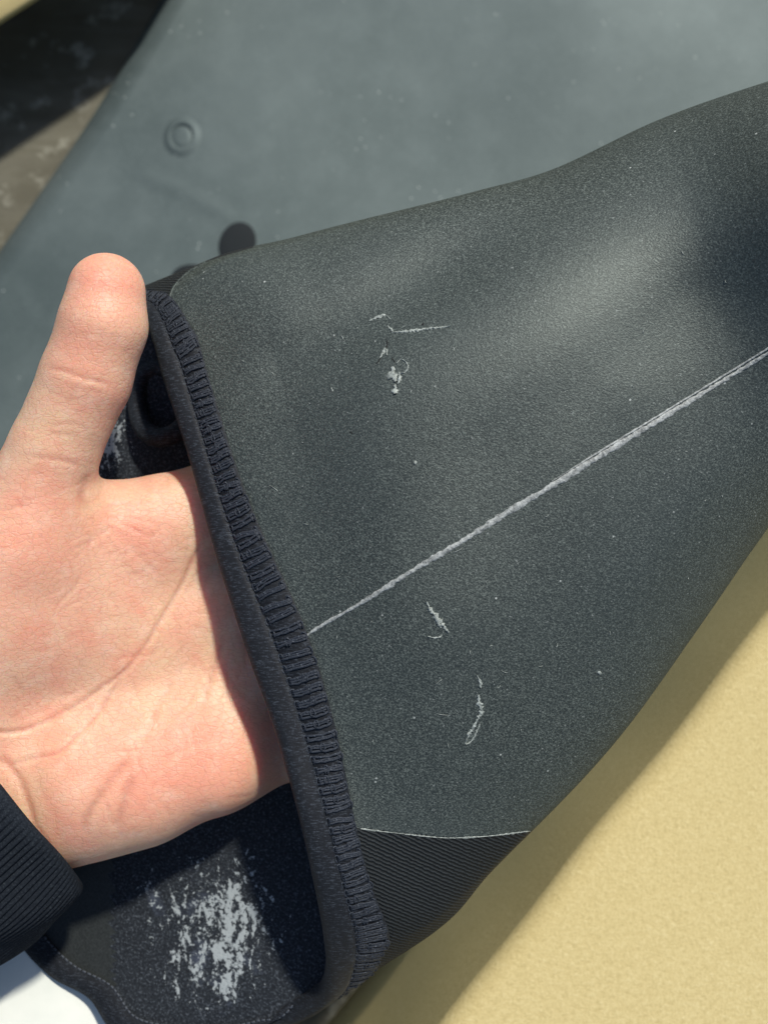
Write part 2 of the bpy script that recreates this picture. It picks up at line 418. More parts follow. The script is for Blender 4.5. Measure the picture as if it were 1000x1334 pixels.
roll = np.sqrt(np.clip(1-(1-np.clip(edge/34, 0, 1))**2, 0, 1))
zt = .0015 + (zt-.0015)*roll
zt = np.maximum(zt, .0012)
for i in range(nv):
    rx = np.stack([(PX[i]-500)/FPX, (667-PY[i])/FPX, -np.ones(nu)], -1)
    w = cam2world(rx)-np.array([0, 0, CAM_Z]); V[i] = np.array([0, 0, CAM_Z])+w*((zt[i]-CAM_Z)/w[:, 2])[:, None]
body = mesh_obj('body_panel', V.reshape(-1, 3), grid_faces(nv, nu)[:, ::-1], M['body'], suit)
def onbody(px, py, up=0.0):
    i_ = np.unravel_index(np.argmin((PX-px)**2+(PY-py)**2), PX.shape); return onz(px, py, float(zt[i_])+up/1000)
def disc(name, cx_, cy_, rx_, ry_, rot, prof, mat, nseg=40):   # lathe on the body panel: prof = (radius fraction, mm up)
    V = []
    for (f_, u_) in prof:
        for a in np.linspace(0, 2*math.pi, nseg, endpoint=False):
            x_, y_ = f_*rx_*math.cos(a), f_*ry_*math.sin(a)
            V.append(onbody(cx_+x_*math.cos(rot)-y_*math.sin(rot), cy_+x_*math.sin(rot)+y_*math.cos(rot), 0)+np.array([0, 0, u_/1000]))
    F = [tuple(f) for f in grid_faces(len(prof), nseg, True)]+[tuple((len(prof)-1)*nseg+k for k in range(nseg))]
    return mesh_obj(name, V, F, mat, suit)
disc('press_stud', 237, 178, 26, 29, .3, [(1.0, -.15), (.85, .25), (.70, 1.0), (.62, 1.2), (.56, .9), (.53, .1), (.50, .0), (.44, .35), (.25, .45), (.02, .45)], M['body'])
for dk in ((309, 318, 24, 30, .35), (247, 362, 25, 18, -.1)):
    disc('dark_patch', *dk, [(1.0, -.1), (.97, .35), (.9, .5), (.5, .7), (.02, .75)], M['patch'])  # plain dark ovals, slightly domed, set on the body panel
body['label'] = 'smooth blue-grey body panel lying flat behind the opening'

# --- the leg: a wide soft tube lofted through section loops (photo x, photo y, mm)
NK = 48
rim_front = resample([(148, 388, -33), (168, 392, -23), (186, 404, -13), (200, 434, -6), (213, 478, -2), (246, 580, 2), (284, 714, 6), (330, 852, 10),
                      (369, 962, 12), (397, 1062, 13), (419, 1160, 10), (431, 1222, 5), (433, 1270, -2), (421, 1305, -10)], 25)
rim_back = resample([(421, 1305, -10), (390, 1328, -18), (330, 1339, -24), (240, 1345, -28), (184, 1346, -30), (159, 1336, -32), (146, 1306, -34), (105, 1284, -37), (55, 1244, -41),
                     (8, 1150, -42), (-12, 1000, -42), (0, 850, -42), (30, 700, -40), (66, 580, -40), (96, 490, -42), (124, 420, -40), (148, 388, -33)], 25)
S0 = np.concatenate([rim_front[:24], rim_back[:24]])
fold = tps([(300, 420, 0), (420, 420, 0), (560, 330, 0), (500, 430, 0), (640, 300, 1.2), (760, 240, 3), (700, 300, 2), (860, 190, 4),
            (930, 200, 6), (1000, 220, 11), (1000, 330, 8), (940, 330, 4), (1080, 250, 17), (1150, 250, 20), (1080, 400, 10), (1000, 460, 4), (900, 380, 0), (850, 300, 2.0),
            (600, 500, .5), (500, 600, 0), (700, 560, .6), (800, 500, .5), (820, 570, -.5), (650, 680, -.5), (480, 780, 1),
            (400, 700, 0), (600, 850, 2), (700, 900, 0), (850, 750, 1), (960, 620, 3), (550, 1050, 0), (640, 1000, 1), (520, 1180, -1), (300, 600, 0), (350, 560, -1)])
def section(T, Bt, R, hc, tw=0, dome=13):
    th = np.arange(NK)/NK*2*math.pi
    a = .5-.5*np.sign(np.cos(th))*np.abs(np.cos(th))**.92
    T = np.array(T, float); Bt = np.array(Bt, float)
    p = T[None]+(Bt-T)[None]*a[:, None]
    s = np.sin(th); h = hc+R*np.sign(s)*np.abs(s)**.5 + tw*(a-.5)
    h = h+dome*(s > 0)*np.where(a < .38, 1-((a-.38)/.38)**2, 1-((a-.38)/.62)**2)
    return np.concatenate([p, h[:, None]], 1)
S05 = section((262, 343), (556, 1222), 17, -10, 8, 6); S05[1:24, 0] = S05[1:24, 0]*.55+.45*(rim_front[1:24, 0]+92)
S05[25:, 0] -= 70*np.sin(np.arange(1, 24)/24*math.pi)
secs = [S0, S05, section((404, 303), (640, 1136), 14, -9, 4, 15), section((622, 248), (826, 936), 12, -6, 0, 18), section((712, 223), (910, 818), 12, -6, 0, 18), section((852, 158), (1012, 672), 11, -5, 0, 16),
        section((1090, 75), (1230, 420), 14, -5), section((1400, -40), (1490, 170), 13, -60), section((1650, -100), (1720, 60), 9, -150)]
TK = np.array([0, .4, 1, 2, 2.42, 3, 4, 5, 6.0])
secs = np.array(secs)
ts = np.concatenate([np.linspace(0, 3.6, 400), np.linspace(3.6, 6, 50)[1:]])
NTH = 420
def periodic(S, n):               # S (NK,...) -> n samples round the loop
    k = np.arange(-3, NK+4); return cspline(np.linspace(0, NK, n, endpoint=False), k, S[k % NK])
loop_ctrl = np.stack([periodic(s, NTH) for s in secs])          # (sections, NTH, 3)
P = cspline(ts, TK, loop_ctrl)                                  # (nt, NTH, 3) photo coords
th = np.arange(NTH)/NTH*2*math.pi
frontw = np.clip(np.sin(th), 0, 1)**.7
def trough(x, y, x0, y0, x1, y1, w, dep):   # long soft valley between two photo points
    dx, dy = x1-x0, y1-y0; L = math.hypot(dx, dy); u = ((x-x0)*dx+(y-y0)*dy)/L/L; q = ((x-x0)*dy-(y-y0)*dx)/L
    return -dep*np.exp(-(q/w)**2)*np.exp(-((u-.5)/.42)**4)
FD = fold(P[..., 0], P[..., 1]) + trough(P[..., 0], P[..., 1], 290, 530, 720, 255, 48, 3.6) + trough(P[..., 0], P[..., 1], 560, 640, 900, 395, 75, 1.6) \
    + trough(P[..., 0], P[..., 1], 330, 640, 480, 470, 34, .7) + trough(P[..., 0], P[..., 1], 480, 960, 640, 830, 45, .7) - trough(P[..., 0], P[..., 1], 800, 820, 960, 560, 45, .9)
P[..., 2] += FD*frontw[None]*np.clip((ts-.05)/.5, 0, 1)[:, None]*np.clip((5-ts)/1.2, 0, 1)[:, None]
TPX = P.copy(); W = at(P)
def normals(W):
    du = np.gradient(W, axis=0); dv = np.roll(W, -1, 1)-np.roll(W, 1, 1)
    nn = np.cross(dv, du); nn /= np.linalg.norm(nn, axis=-1)[..., None]+1e-12
    return nn
NW = normals(W)
mid_i = 200; fi = NTH//4
if NW[mid_i, fi] @ np.array([0, 0, 1]) < 0: NW = -NW
arc = np.concatenate([np.zeros((1, NTH)), np.cumsum(np.linalg.norm(np.diff(W, axis=0), axis=-1), 0)], 0)*1000   # mm from the rim
def surf(a_mm, j, up=0.0):        # point on the leg: a mm in from the rim, loop column j (float ok), lifted by up mm
    dj = min(j % NTH, NTH-(j % NTH))/(NTH*.075); a_mm = a_mm*(.42+.58*min(1, dj)**1.3)     # the band narrows where it turns under
    j0 = int(math.floor(j)) % NTH; j1 = (j0+1) % NTH; f = j-math.floor(j)
    out = []
    for jj in (j0, j1):
        i = np.interp(a_mm, arc[:, jj], np.arange(len(ts))); i0 = min(int(i), len(ts)-2); g_ = i-i0
        out.append((W[i0, jj]*(1-g_)+W[i0+1, jj]*g_) + (NW[i0, jj]*(1-g_)+NW[i0+1, jj]*g_)*up/1000)
    return out[0]*(1-f)+out[1]*f
# panels: split by the seams
nt = len(ts); GF = grid_faces(nt, NTH, True)
fc = TPX.reshape(-1, 3)[GF].mean(1); jj = GF[:, 0] % NTH
isfront = jj < NTH//2
white_seam = np.array([(398, 829), (405, 824), (470, 785), (540, 742), (600, 709), (660, 669), (720, 632), (780, 598), (840, 560), (900, 521), (950, 490), (1000, 459), (1150, 365), (1400, 200)], float)
knit_seam = np.array([(440, 1075), (470, 1080), (520, 1086), (590, 1092), (640, 1089), (690, 1083), (740, 1070)], float)
top_seam = np.array([(330, 300), (268, 341), (243, 356), (226, 374), (219, 392), (222, 420)], float)
ys = np.interp(fc[:, 0], white_seam[:, 0], white_seam[:, 1]); yk = np.interp(fc[:, 0], knit_seam[:, 0], knit_seam[:, 1])
xt = np.interp(fc[:, 1], top_seam[:, 1], top_seam[:, 0])
cls = np.full(len(GF), 3)                                      # back
cls[isfront & (fc[:, 1] <= ys)] = 0
cls[isfront & (fc[:, 1] > ys)] = 1
cls[isfront & (fc[:, 1] > yk) & (fc[:, 0] < 760) & (fc[:, 1] > 1060)] = 2
cls[isfront & (fc[:, 0] < xt) & (fc[:, 1] < 420)] = 4
cls[(~isfront) & (jj > NTH*.93) & (fc[:, 0] < 330)] = 4
cls[(~isfront) & (jj < NTH*.58) & (ts[np.clip(GF[:, 0]//NTH, 0, nt-1)] < 1.4)] = 2
def sub(name, k, mat):
    f = GF[cls == k]; ids, inv = np.unique(f, return_inverse=True)
    return mesh_obj(name, W.reshape(-1, 3)[ids], inv.reshape(f.shape), mat, suit)
upper = sub('upper_panel', 0, M['neo']); lower = sub('lower_panel', 1, M['neo'])
sub('knit_panel', 2, M['knit']); backp = sub('back_panel', 3, M['neo']); sub('knit_panel', 4, M['knit'])
# the lining, 3.2 mm inside
LI = W - NW*.0032; il = 330
LPX = TPX[:il]
def gb(cx_, cy_, rx_, ry_, w_): return w_*np.exp(-((LPX[..., 0]-cx_)/rx_)**2-((LPX[..., 1]-cy_)/ry_)**2)
pm = np.clip(gb(285, 1218, 110, 105, .52)+gb(318, 1190, 40, 55, .22)+gb(285, 1275, 50, 35, .25)+gb(260, 1165, 60, 28, .2)+gb(300, 1205, 140, 110, .15)+gb(265, 1112, 12, 25, .3)+gb(330, 1118, 10, 18, .3)+gb(200, 1130, 10, 22, .3)+gb(148, 560, 30, 80, .95), 0, 1)
pm = pm*(np.arange(NTH) > NTH*.5)[None]
LF = grid_faces(il, NTH, True)
lfc = LPX.reshape(-1, 3)[LF].mean(1); fac_ = (lfc[:, 0] < 157-(1310-lfc[:, 1])*.03) & (lfc[:, 1] > 1060) & (LF[:, 0] % NTH > NTH//2)
ff_ = LF[fac_][:, ::-1]; ids_, inv_ = np.unique(ff_, return_inverse=True)
mesh_obj('facing', LI[:il].reshape(-1, 3)[ids_], inv_.reshape(ff_.shape), M['facing'], suit)
LF = LF[~fac_]
lining = mesh_obj('lining', LI[:il].reshape(-1, 3), LF[:, ::-1], M['lining'], suit, attrs={'print': np.clip(pm, 0, 1).reshape(-1, 1)})

# binding round the opening: rolled tape, then the base strip under the stitches
prof = [(6.8, -3.9), (5.0, -4.5), (1.5, -4.6), (-.6, -4.0), (-1.5, -2.6), (-1.7, -1.2), (-1.2, .2), (0, 1.0), (1.8, 1.2), (4.2, 1.1), (5.5, .8), (5.9, .2)]
def sweep(name, prof, mat, cols, parent, wob=0):
    V = []
    for c_i, j in enumerate(cols):
        for (a, n_) in prof:
            if a >= 0: p = surf(a, j, n_+(wob*math.sin(c_i*1.7+a) if n_ > 0 else 0))
            else:
                p0 = surf(0, j, n_); p1 = surf(1.0, j, n_); p = p0-(p1-p0)*(-a)
            V.append(p)
    F = grid_faces(len(cols), len(prof))
    F = np.concatenate([F, np.stack([np.arange(len(prof)-1)+(len(cols)-1)*len(prof), np.arange(len(prof)-1)+1+(len(cols)-1)*len(prof), np.arange(len(prof)-1)+1, np.arange(len(prof)-1)], -1)]) if len(cols) == NTH else F
    return mesh_obj(name, V, F, mat, parent)
binding = sweep('binding', prof, M['tape'], list(range(NTH)), suit)
base = sweep('stitch_tape', [(5.6, .15), (5.9, .5), (9.3, .6), (13.2, .45), (13.6, .1)], M['tape'], list(range(NTH)), suit, .08)

# one stitch = a looped cross thread with knots at both sides; four shapes share their meshes
def stitch_mesh(k):
    r = random.Random(k); V = []; F = []
    def add(path, rad):
        v, f = tube(np.array(path)/1000, rad/1000, 6); o = len(V); V.extend(map(tuple, v)); F.extend(tuple(i+o for i in ff) for ff in f)
    for s in (-.62, -.12, .34):
        y0 = s+r.uniform(-.15, .15)
        add([(x, y0+.14*math.sin(x*.8+k)+r.uniform(-.16, .16), .22+(.42+r.uniform(-.12, .12))*math.sin(math.pi*min(1, max(0, x/7.6)))**.6) for x in np.linspace(.1, 7.5, 8)], .28+r.uniform(-.05, .05))
    for x0 in ((.2, 7.1, r.uniform(2, 5.5)) if k % 2 else (.2+r.uniform(-.3, .3), 7.1+r.uniform(-.3, .3))):
        add([(x0+.6*math.cos(a)+r.uniform(-.08, .08), .95*math.sin(a), .42+.25*math.sin(a*2+k)+(.4 if 1 < x0 < 6 else 0)) for a in np.linspace(-1.4, 4.2, 8)], .22)
    me = bpy.data.meshes.new('stitch'); me.from_pydata(V, [], F); me.update()
    me.polygons.foreach_set('use_smooth', np.ones(len(me.polygons), bool)); me.materials.append(M['thread']); return me
SM = [stitch_mesh(k) for k in range(8)]
rim_mm = np.r_[0, np.cumsum(np.linalg.norm(np.roll(W[0], -1, 0)-W[0], axis=1))]*1000
pitch = 2.3; k = 0; pos = 1.0; org = parent_origin(suit)
jmax = NTH*.60
while True:
    j = np.interp(pos, rim_mm, np.arange(NTH+1))
    if j > jmax: break
    p = surf(5.8+random.uniform(-.2, .2), j, .4); fwd = surf(9, j+1.0, .4)-surf(9, j-1.0, .4); fl_ = np.linalg.norm(fwd)/2; fh = fwd/(2*fl_)
    dlt = 0.0
    for _ in range(3): dlt -= float((surf(13.0, j+dlt, .4)-p)@fh)/fl_     # the bar crosses the band square to the edge
    dlt = max(-14, min(14, dlt)); q = surf(13.2+random.uniform(-.3, .3), j+dlt+random.uniform(-.5, .5), .4)
    x = (q-p); L = np.linalg.norm(x); x /= L; y = fwd-(fwd@x)*x; y /= np.linalg.norm(y); z = np.cross(x, y)
    nn = surf(9, j, 1.45)-surf(9, j, .45)
    if z@nn < 0: y = -y; z = -z
    o = bpy.data.objects.new('stitch', SM[random.randrange(8)]); col.objects.link(o); o.parent = suit
    sx = L*1000/7.5
    mtx = Matrix(((x[0]*sx, y[0], z[0]*.7, p[0]-org[0]), (x[1]*sx, y[1], z[1]*.7, p[1]-org[1]), (x[2]*sx, y[2], z[2]*.7, p[2]-org[2]), (0, 0, 0, 1)))
    o.matrix_local = mtx
    pos += pitch*random.uniform(.93, 1.07); k += 1
# hem stitching on the inside of the back rim
V = []; F = []
for s, j in enumerate(np.arange(NTH*.50, NTH*.665, .55)):
    if s % 2: continue
    pth = [surf(6.9, j+d, -3.95) for d in np.linspace(0, .75, 4)]
    v, f = tube(pth, .00028, 5); o = len(V); V.extend(map(tuple, v)); F.extend(tuple(i+o for i in ff) for ff in f)
mesh_obj('hem_thread', V, F, M['hemthread'], suit)

# surface lookup for marks lying on the front
fr = W[:380, :NTH//2].reshape(-1, 3); frn = NW[:380, :NTH//2].reshape(-1, 3); frp = TPX[:380, :NTH//2, :2].reshape(-1, 2)
from mathutils.kdtree import KDTree
kd = KDTree(len(frp))
for i_, p_ in enumerate(frp): kd.insert((p_[0], p_[1], 0), i_)
kd.balance()
def onsuit(px, py, up=0.0):
    idx = [r_[1] for r_ in kd.find_n((px, py, 0), 10)]
    A_ = np.c_[np.ones(10), frp[idx]-np.array([px, py])]
    sol = np.linalg.lstsq(A_, fr[idx], rcond=None)[0][0]; nn = frn[idx].mean(0); nn /= np.linalg.norm(nn)
    return sol+nn*up/1000
def ridge(name, poly, width, height, mat, step=2.2, rag=.35, seed=0, lift=-.25, nseg=7, parent=suit):
    r = np.random.default_rng(seed); poly = np.asarray(poly, float)
    L = np.r_[0, np.cumsum(np.hypot(*np.diff(poly[:, :2], axis=0).T))]; n_ = max(4, int(L[-1]/step))
    s = np.linspace(0, L[-1], n_); c = cspline(s, L, poly[:, :2]) if len(poly) > 2 else np.stack([np.interp(s, L, poly[:, k_]) for k_ in (0, 1)], -1)
    wd = width(s/L[-1]) if callable(width) else np.full(n_, width)
    T = np.gradient(c, axis=0); T /= np.linalg.norm(T, axis=1)[:, None]+1e-9; Nn = np.stack([-T[:, 1], T[:, 0]], -1)
    V = []
    for i in range(n_):
        w1 = wd[i]*(1+rag*r.uniform(-1, 1)); sh_ = wd[i]*.25*rag*r.uniform(-1, 1); hh = height*(1+.6*rag*r.uniform(-1, 1))
        for k_ in range(nseg):
            q = -1+2*k_/(nseg-1)
            pp = c[i]+Nn[i]*(q*w1*.5+sh_)
            V.append(onsuit(pp[0], pp[1], lift+hh*max(0, 1-q*q)**.5*(1+rag*.5*r.uniform(-1, 1))+ (0.25 if abs(q) < .99 else 0)))
    return mesh_obj(name, V, grid_faces(n_, nseg), mat, parent, smooth=True)
ws = white_seam[:-1].copy()
jit = np.array([0, 0, .6, -.5, .6, -.4, .3, -.3, 0, 0, 0, 0, 0])*1.0; ws[2:12, 1] = 825-365*(ws[2:12, 0]-405)/595; ws[:, 1] += jit
sl = ridge('glue_seam', ws, lambda u: 4.5+5*np.clip(np.sin(np.clip((u-.02)/.8, 0, 1)*math.pi), 0, 1)**.8+.8*np.sin(u*60), .26, M['seam'], step=3.6, rag=.30, seed=3)
sl['label'] = 'raised whitish glue line along the seam'
ridge('glue_seam', ws[6:]+np.array([-2, -5]), lambda u: 3.0*np.clip(u/.12, .2, 1), .28, M['seam'], step=3.0, rag=.25, seed=4)
ridge('edge_seam', knit_seam[1:-1], lambda u: 1.6+.9*np.sin(u*23), .12, M['scuff'], step=1.8, rag=.6, seed=5)
ridge('edge_seam', top_seam[1:5], 2.0, .2, M['neo'], step=2.5, rag=.3, seed=6)
def scuff(polys, seed):
    for i, (pl, w_, h_) in enumerate(polys):
        o = ridge('scuff', pl, (lambda u, w_=w_: w_*(.35+.9*np.sin(np.pi*np.clip(u, .04, .96)))) , h_, M['scuff'], step=1.3, rag=.75, seed=seed+i, nseg=6)
scuff([([(510, 433), (535, 431), (560, 428), (586, 425)], 3.2, .22), ([(481, 418), (492, 413), (503, 411), (509, 416)], 3, .15),
       ([(505, 424), (512, 432)], 3, .2), ([(495, 466), (499, 459), (503, 455), (504, 463)], 3.5, .2),
       ([(512, 478), (511, 488), (516, 497)], 10, .35), ([(515, 501), (514, 507), (515, 513)], 8, .35), ([(520, 485), (521, 493), (518, 500)], 4, .25),
       ([(517, 473), (522, 468), (529, 472), (531, 480), (527, 485), (520, 487)], 1.7, .2)], 20)
scuff([([(555, 784), (561, 795), (569, 805), (577, 815), (584, 824)], 5.5, .3), ([(566, 800), (572, 812), (574, 818)], 6, .25), ([(557, 829), (566, 831), (575, 828), (578, 820)], 1.8, .18)], 40)
scuff([([(621, 879), (625, 888), (626, 896)], 4, .25), ([(623, 905), (624, 915), (627, 925), (622, 937)], 6, .25), ([(622, 937), (615, 950), (608, 962), (606, 969)], 4, .25),
       ([(626, 940), (620, 955), (612, 967), (606, 970)], 2, .2)], 50)
for q, (x_, y_) in enumerate([(590, 452), (432, 505), (780, 874), (540, 600)]): scuff([([(x_, y_), (x_+1, y_+5)], 3.5, .2)], 70+q)
def cut(pl, w_, seed): ridge('nick', pl, lambda u: w_*(.5+.7*np.sin(np.pi*u)), .06, M['cut'], step=1.3, rag=.6, seed=seed, nseg=5)
cut([(490, 474), (494, 469), (496, 465)], 3, 80); cut([(503, 441), (504, 450), (502, 456)], 2.5, 81); cut([(549, 422), (552, 423)], 4, 82); cut([(510, 465), (514, 472)], 3, 83)
cut([(491, 415), (497, 412)], 3, 84); cut([(455, 562), (459, 565)], 4, 85)

# lint fibres and grit caught on the rubber
rl = random.Random(11); V = []; F = []
for k in range(70):
    x_ = rl.uniform(270, 980); y_ = rl.uniform(300, 1050)
    if y_ < 420-(x_-200)*.33 or y_ > 1240-(x_-490)*1.15 or x_ < 22+np.interp(y_, [300, 390, 590, 820, 1060, 1260], [250, 240, 312, 402, 468, 497]): continue
    a = rl.uniform(0, 6.28); l = rl.uniform(2, 6) if k % 6 else rl.uniform(8, 15); b_ = rl.uniform(-.7, .7)
    pth = [onsuit(x_+l*t_*math.cos(a+b_*t_), y_+l*t_*math.sin(a+b_*t_), .06+.12*math.sin(t_*3.1)) for t_ in np.linspace(0, 1, 6)]
    v, f = tube(pth, .00005+.00003*rl.random(), 4); o_ = len(V); V.extend(map(tuple, v)); F.extend(tuple(i+o_ for i in ff) for ff in f)
lint = mesh_obj('lint', V, F, M['scuff'], suit); lint['kind'] = 'stuff'

# dark rolled loop inside the opening
cxy = np.array([212, 524]); pl = []
for a in np.linspace(0, 2*math.pi, 60, endpoint=False):
    pl.append((cxy[0]+36*math.cos(a)+3*math.cos(2*a), cxy[1]+46*math.sin(a), -24+3*math.sin(a)+3*math.cos(a)))
pl = at(np.array(pl)); v, f = tube(np.concatenate([pl, pl[:2]]), .0026, 12, caps=False)
lo = mesh_obj('inner_cuff', v, f, M['tape'], suit)

# ------------------------------------------------------------------ the hand: one continuous skin from blended round cones
def C(px, py, h): return img(np.array([px, py, h], float))*1000+np.array([0, 0, REF])   # mm, z = height
BL = [  # (p0, r0, p1, r1, blend)
    # palm bones
    ((-60, 850, -13), 17, (395, 604, -17), 11.5, 9), ((-50, 930, -14), 16, (425, 742, -20), 12, 9),
    ((-40, 985, -14), 15, (420, 858, -20), 11.5, 9), ((0, 1040, -12), 15, (388, 955, -18), 11, 9),
    # thenar, hypothenar, web
    ((-110, 930, -5), 20, (45, 735, -1), 16.5, 12), ((60, 760, -7), 17, (120, 790, -10), 14, 14),
    ((120, 1010, -8), 15.5, (270, 985, -10), 14, 10), ((90, 1050, -11), 14, (180, 1030, -11), 13, 8),
    ((60, 690, -7), 11, (190, 690, -12), 11, 10),
    # wrist and forearm
    ((-60, 960, -13), 20, (-170, 1060, -16), 20, 14), ((-10, 1050, -14), 16, (-120, 1150, -16), 18, 14), ((-130, 1080, -16), 24, (-420, 1340, -20), 29, 14),
    # thumb
    ((30, 700, 0), 14.0, (72, 583, 5), 10.2, 4), ((72, 583, 5), 10.2, (112, 492, 8), 10.2, 1.5), ((112, 492, 8), 10.2, (134, 424, 10), 9.9, 1.5), ((134, 424, 10), 9.9, (139, 380, 10), 8.7, 1.2),
    # fingers inside the leg
    ((395, 604, -17), 11.0, (570, 545, -10), 9.0, 5), ((570, 545, -10), 9.0, (690, 520, -14), 8.0, 3), ((690, 520, -14), 7.8, (770, 510, -18), 6.8, 3),
    ((425, 742, -20), 11.3, (615, 690, -11), 9.2, 5), ((615, 690, -11), 9.2, (750, 655, -14), 8.2, 3), ((750, 655, -14), 8.0, (835, 640, -18), 6.9, 3),
    ((420, 858, -20), 10.8, (605, 822, -12), 8.7, 5), ((605, 822, -12), 8.7, (730, 800, -15), 7.8, 3), ((730, 800, -15), 7.6, (812, 790, -19), 6.6, 3),
    ((388, 955, -18), 9.8, (530, 940, -12), 7.7, 5), ((530, 940, -12), 7.7, (625, 925, -15), 6.9, 3), ((625, 925, -15), 6.8, (690, 918, -19), 6.0, 3),
]
def rcone(X, a, ra, b, rb):
    ba = b-a; l2 = ba@ba; rr = ra-rb; a2 = l2-rr*rr; il2 = 1/l2
    pa = X-a; y = pa@ba; z = y-l2
    q = pa*l2-y[..., None]*ba; x2 = (q*q).sum(-1); y2 = y*y*l2; z2 = z*z*l2
    kk = np.sign(rr)*rr*rr*x2
    o = (np.sqrt(x2*a2*il2)+y*rr)*il2-ra
    c1 = np.sign(z)*a2*z2 > kk; c2_ = np.sign(y)*a2*y2 < kk
    o = np.where(c2_, np.sqrt(x2+y2)*il2-ra, o); o = np.where(c1, np.sqrt(x2+z2)*il2-rb, o)
    return o
def smin(a, b, k):
    h = np.clip(.5+.5*(b-a)/k, 0, 1); return b*(1-h)+a*h-k*h*(1-h)
prims = [(C(*p0), r0, C(*p1), r1, k) for (p0, r0, p1, r1, k) in BL]
hollow = C(235, 840, 27); hr = 27.0
def sdf(X):
    X = X.astype(np.float64); d = None
    groups = [prims[:12], prims[12:16]]
    d = rcone(X, *prims[0][:4])
    for p in prims[1:12]: d = smin(d, rcone(X, *p[:4]), p[4])
    # hollow of the palm
    hd = np.linalg.norm((X-hollow)*np.array([.62, .5, 1.0]), axis=-1)-hr
    d = -smin(-d, hd, 8)
    t_ = rcone(X, *prims[12][:4])
    for p in prims[13:16]: t_ = smin(t_, rcone(X, *p[:4]), p[4])
    d = smin(d, t_, 6.5)
    for f0 in range(16, 28, 3):
        f_ = rcone(X, *prims[f0][:4])
        for p in prims[f0+1:f0+3]: f_ = smin(f_, rcone(X, *p[:4]), p[4])
        d = smin(d, f_, 4.0)
    return d
lo_ = np.array([-150.0, -118, -62]); hi_ = np.array([72.0, 66, 30]); hs = 1.1
N3 = np.ceil((hi_-lo_)/hs).astype(int)
# coarse pass to skip empty space, then only evaluate near the surface
ax = [lo_[k]+hs*np.arange(N3[k]) for k in range(3)]
cs = 4; cax = [a[::cs] for a in ax]
CG = np.stack(np.meshgrid(*cax, indexing='ij'), -1); cd = sdf(CG.reshape(-1, 3)).reshape(CG.shape[:3])
vals = np.repeat(np.repeat(np.repeat(cd, cs, 0), cs, 1), cs, 2)[:N3[0], :N3[1], :N3[2]]
near = np.abs(vals) < hs*cs*1.35
idx = np.argwhere(near); vv = np.empty(len(idx))
for s in range(0, len(idx), 400000):
    q = idx[s:s+400000]; vv[s:s+400000] = sdf(lo_+q*hs)
vals = vals.copy(); vals[near] = vv
def surface_nets(v):
    ins = v < 0; n = np.array(v.shape)-1
    acc = np.zeros((*n, 3)); cnt = np.zeros(n)
    cor = [(i, j, k) for i in (0, 1) for j in (0, 1) for k in (0, 1)]
    def sl(c): return tuple(slice(c[k], c[k]+n[k]) for k in range(3))
    for c in cor:
        for a in range(3):
            if c[a]: continue
            d_ = list(c); d_[a] = 1; v0 = v[sl(c)]; v1 = v[sl(d_)]
            x = (v0 < 0) != (v1 < 0); t = np.where(x, v0/np.where(x, v0-v1, 1), 0)
            for k in range(3): acc[..., k] += np.where(x, c[k]+(t if k == a else 0), 0)
            cnt += x
    act = cnt > 0; vid = -np.ones(n, int); vid[act] = np.arange(act.sum())
    P_ = np.argwhere(act)+acc[act]/cnt[act][:, None]
    Fs = []
    for a in range(3):
        b, c = (a+1) % 3, (a+2) % 3
        s0_ = [slice(None)]*3; s1_ = [slice(None)]*3; s0_[a] = slice(0, -1); s1_[a] = slice(1, None)
        x = ins[tuple(s0_)] != ins[tuple(s1_)]; e_ = np.argwhere(x)
        e_ = e_[(e_[:, b] > 0) & (e_[:, c] > 0) & (e_[:, b] < n[b]) & (e_[:, c] < n[c])]
        def g_(db, dc):
            q = e_.copy(); q[:, b] -= db; q[:, c] -= dc; return vid[q[:, 0], q[:, 1], q[:, 2]]
        f_ = np.stack([g_(1, 1), g_(0, 1), g_(0, 0), g_(1, 0)], -1)
        flip = ~ins[e_[:, 0], e_[:, 1], e_[:, 2]]; f_[flip] = f_[flip][:, ::-1]; Fs.append(f_)
    return P_, np.concatenate(Fs)
HP, HF = surface_nets(vals); HP = lo_+HP*hs
def grad(X, e_=.3):
    g_ = np.stack([sdf(X+np.eye(3)[k]*e_)-sdf(X-np.eye(3)[k]*e_) for k in range(3)], -1)
    return g_/(np.linalg.norm(g_, axis=-1)[:, None]+1e-9)
HP = HP-grad(HP)*np.clip(sdf(HP), -.6, .6)[:, None]
# subdivide once (Catmull-Clark) for creases
tmp = bpy.data.meshes.new('t'); tmp.from_pydata([tuple(p) for p in HP], [], HF.tolist()); tmp.update()
to = bpy.data.objects.new('t', tmp); col.objects.link(to); ms = to.modifiers.new('s', 'SUBSURF'); ms.levels = 1; ms.render_levels = 1
dg = bpy.context.evaluated_depsgraph_get(); em = to.evaluated_get(dg).to_mesh()
nvv = len(em.vertices); X = np.empty(nvv*3); em.vertices.foreach_get('co', X); X = X.reshape(-1, 3)
nr = np.empty(nvv*3); em.vertices.foreach_get('normal', nr); nr = nr.reshape(-1, 3)
lf = np.empty(len(em.loops), np.int32); em.loops.foreach_get('vertex_index', lf); HF2 = lf.reshape(-1, 4)
to.evaluated_get(dg).to_mesh_clear(); bpy.data.objects.remove(to)
dd = REF-X[:, 2]; qx = 500+X[:, 0]/dd*FPX; qy = 667-X[:, 1]/dd*FPX; face = np.clip(nr[:, 2]*2.5+.2, 0, 1)
crz = np.zeros(len(X))
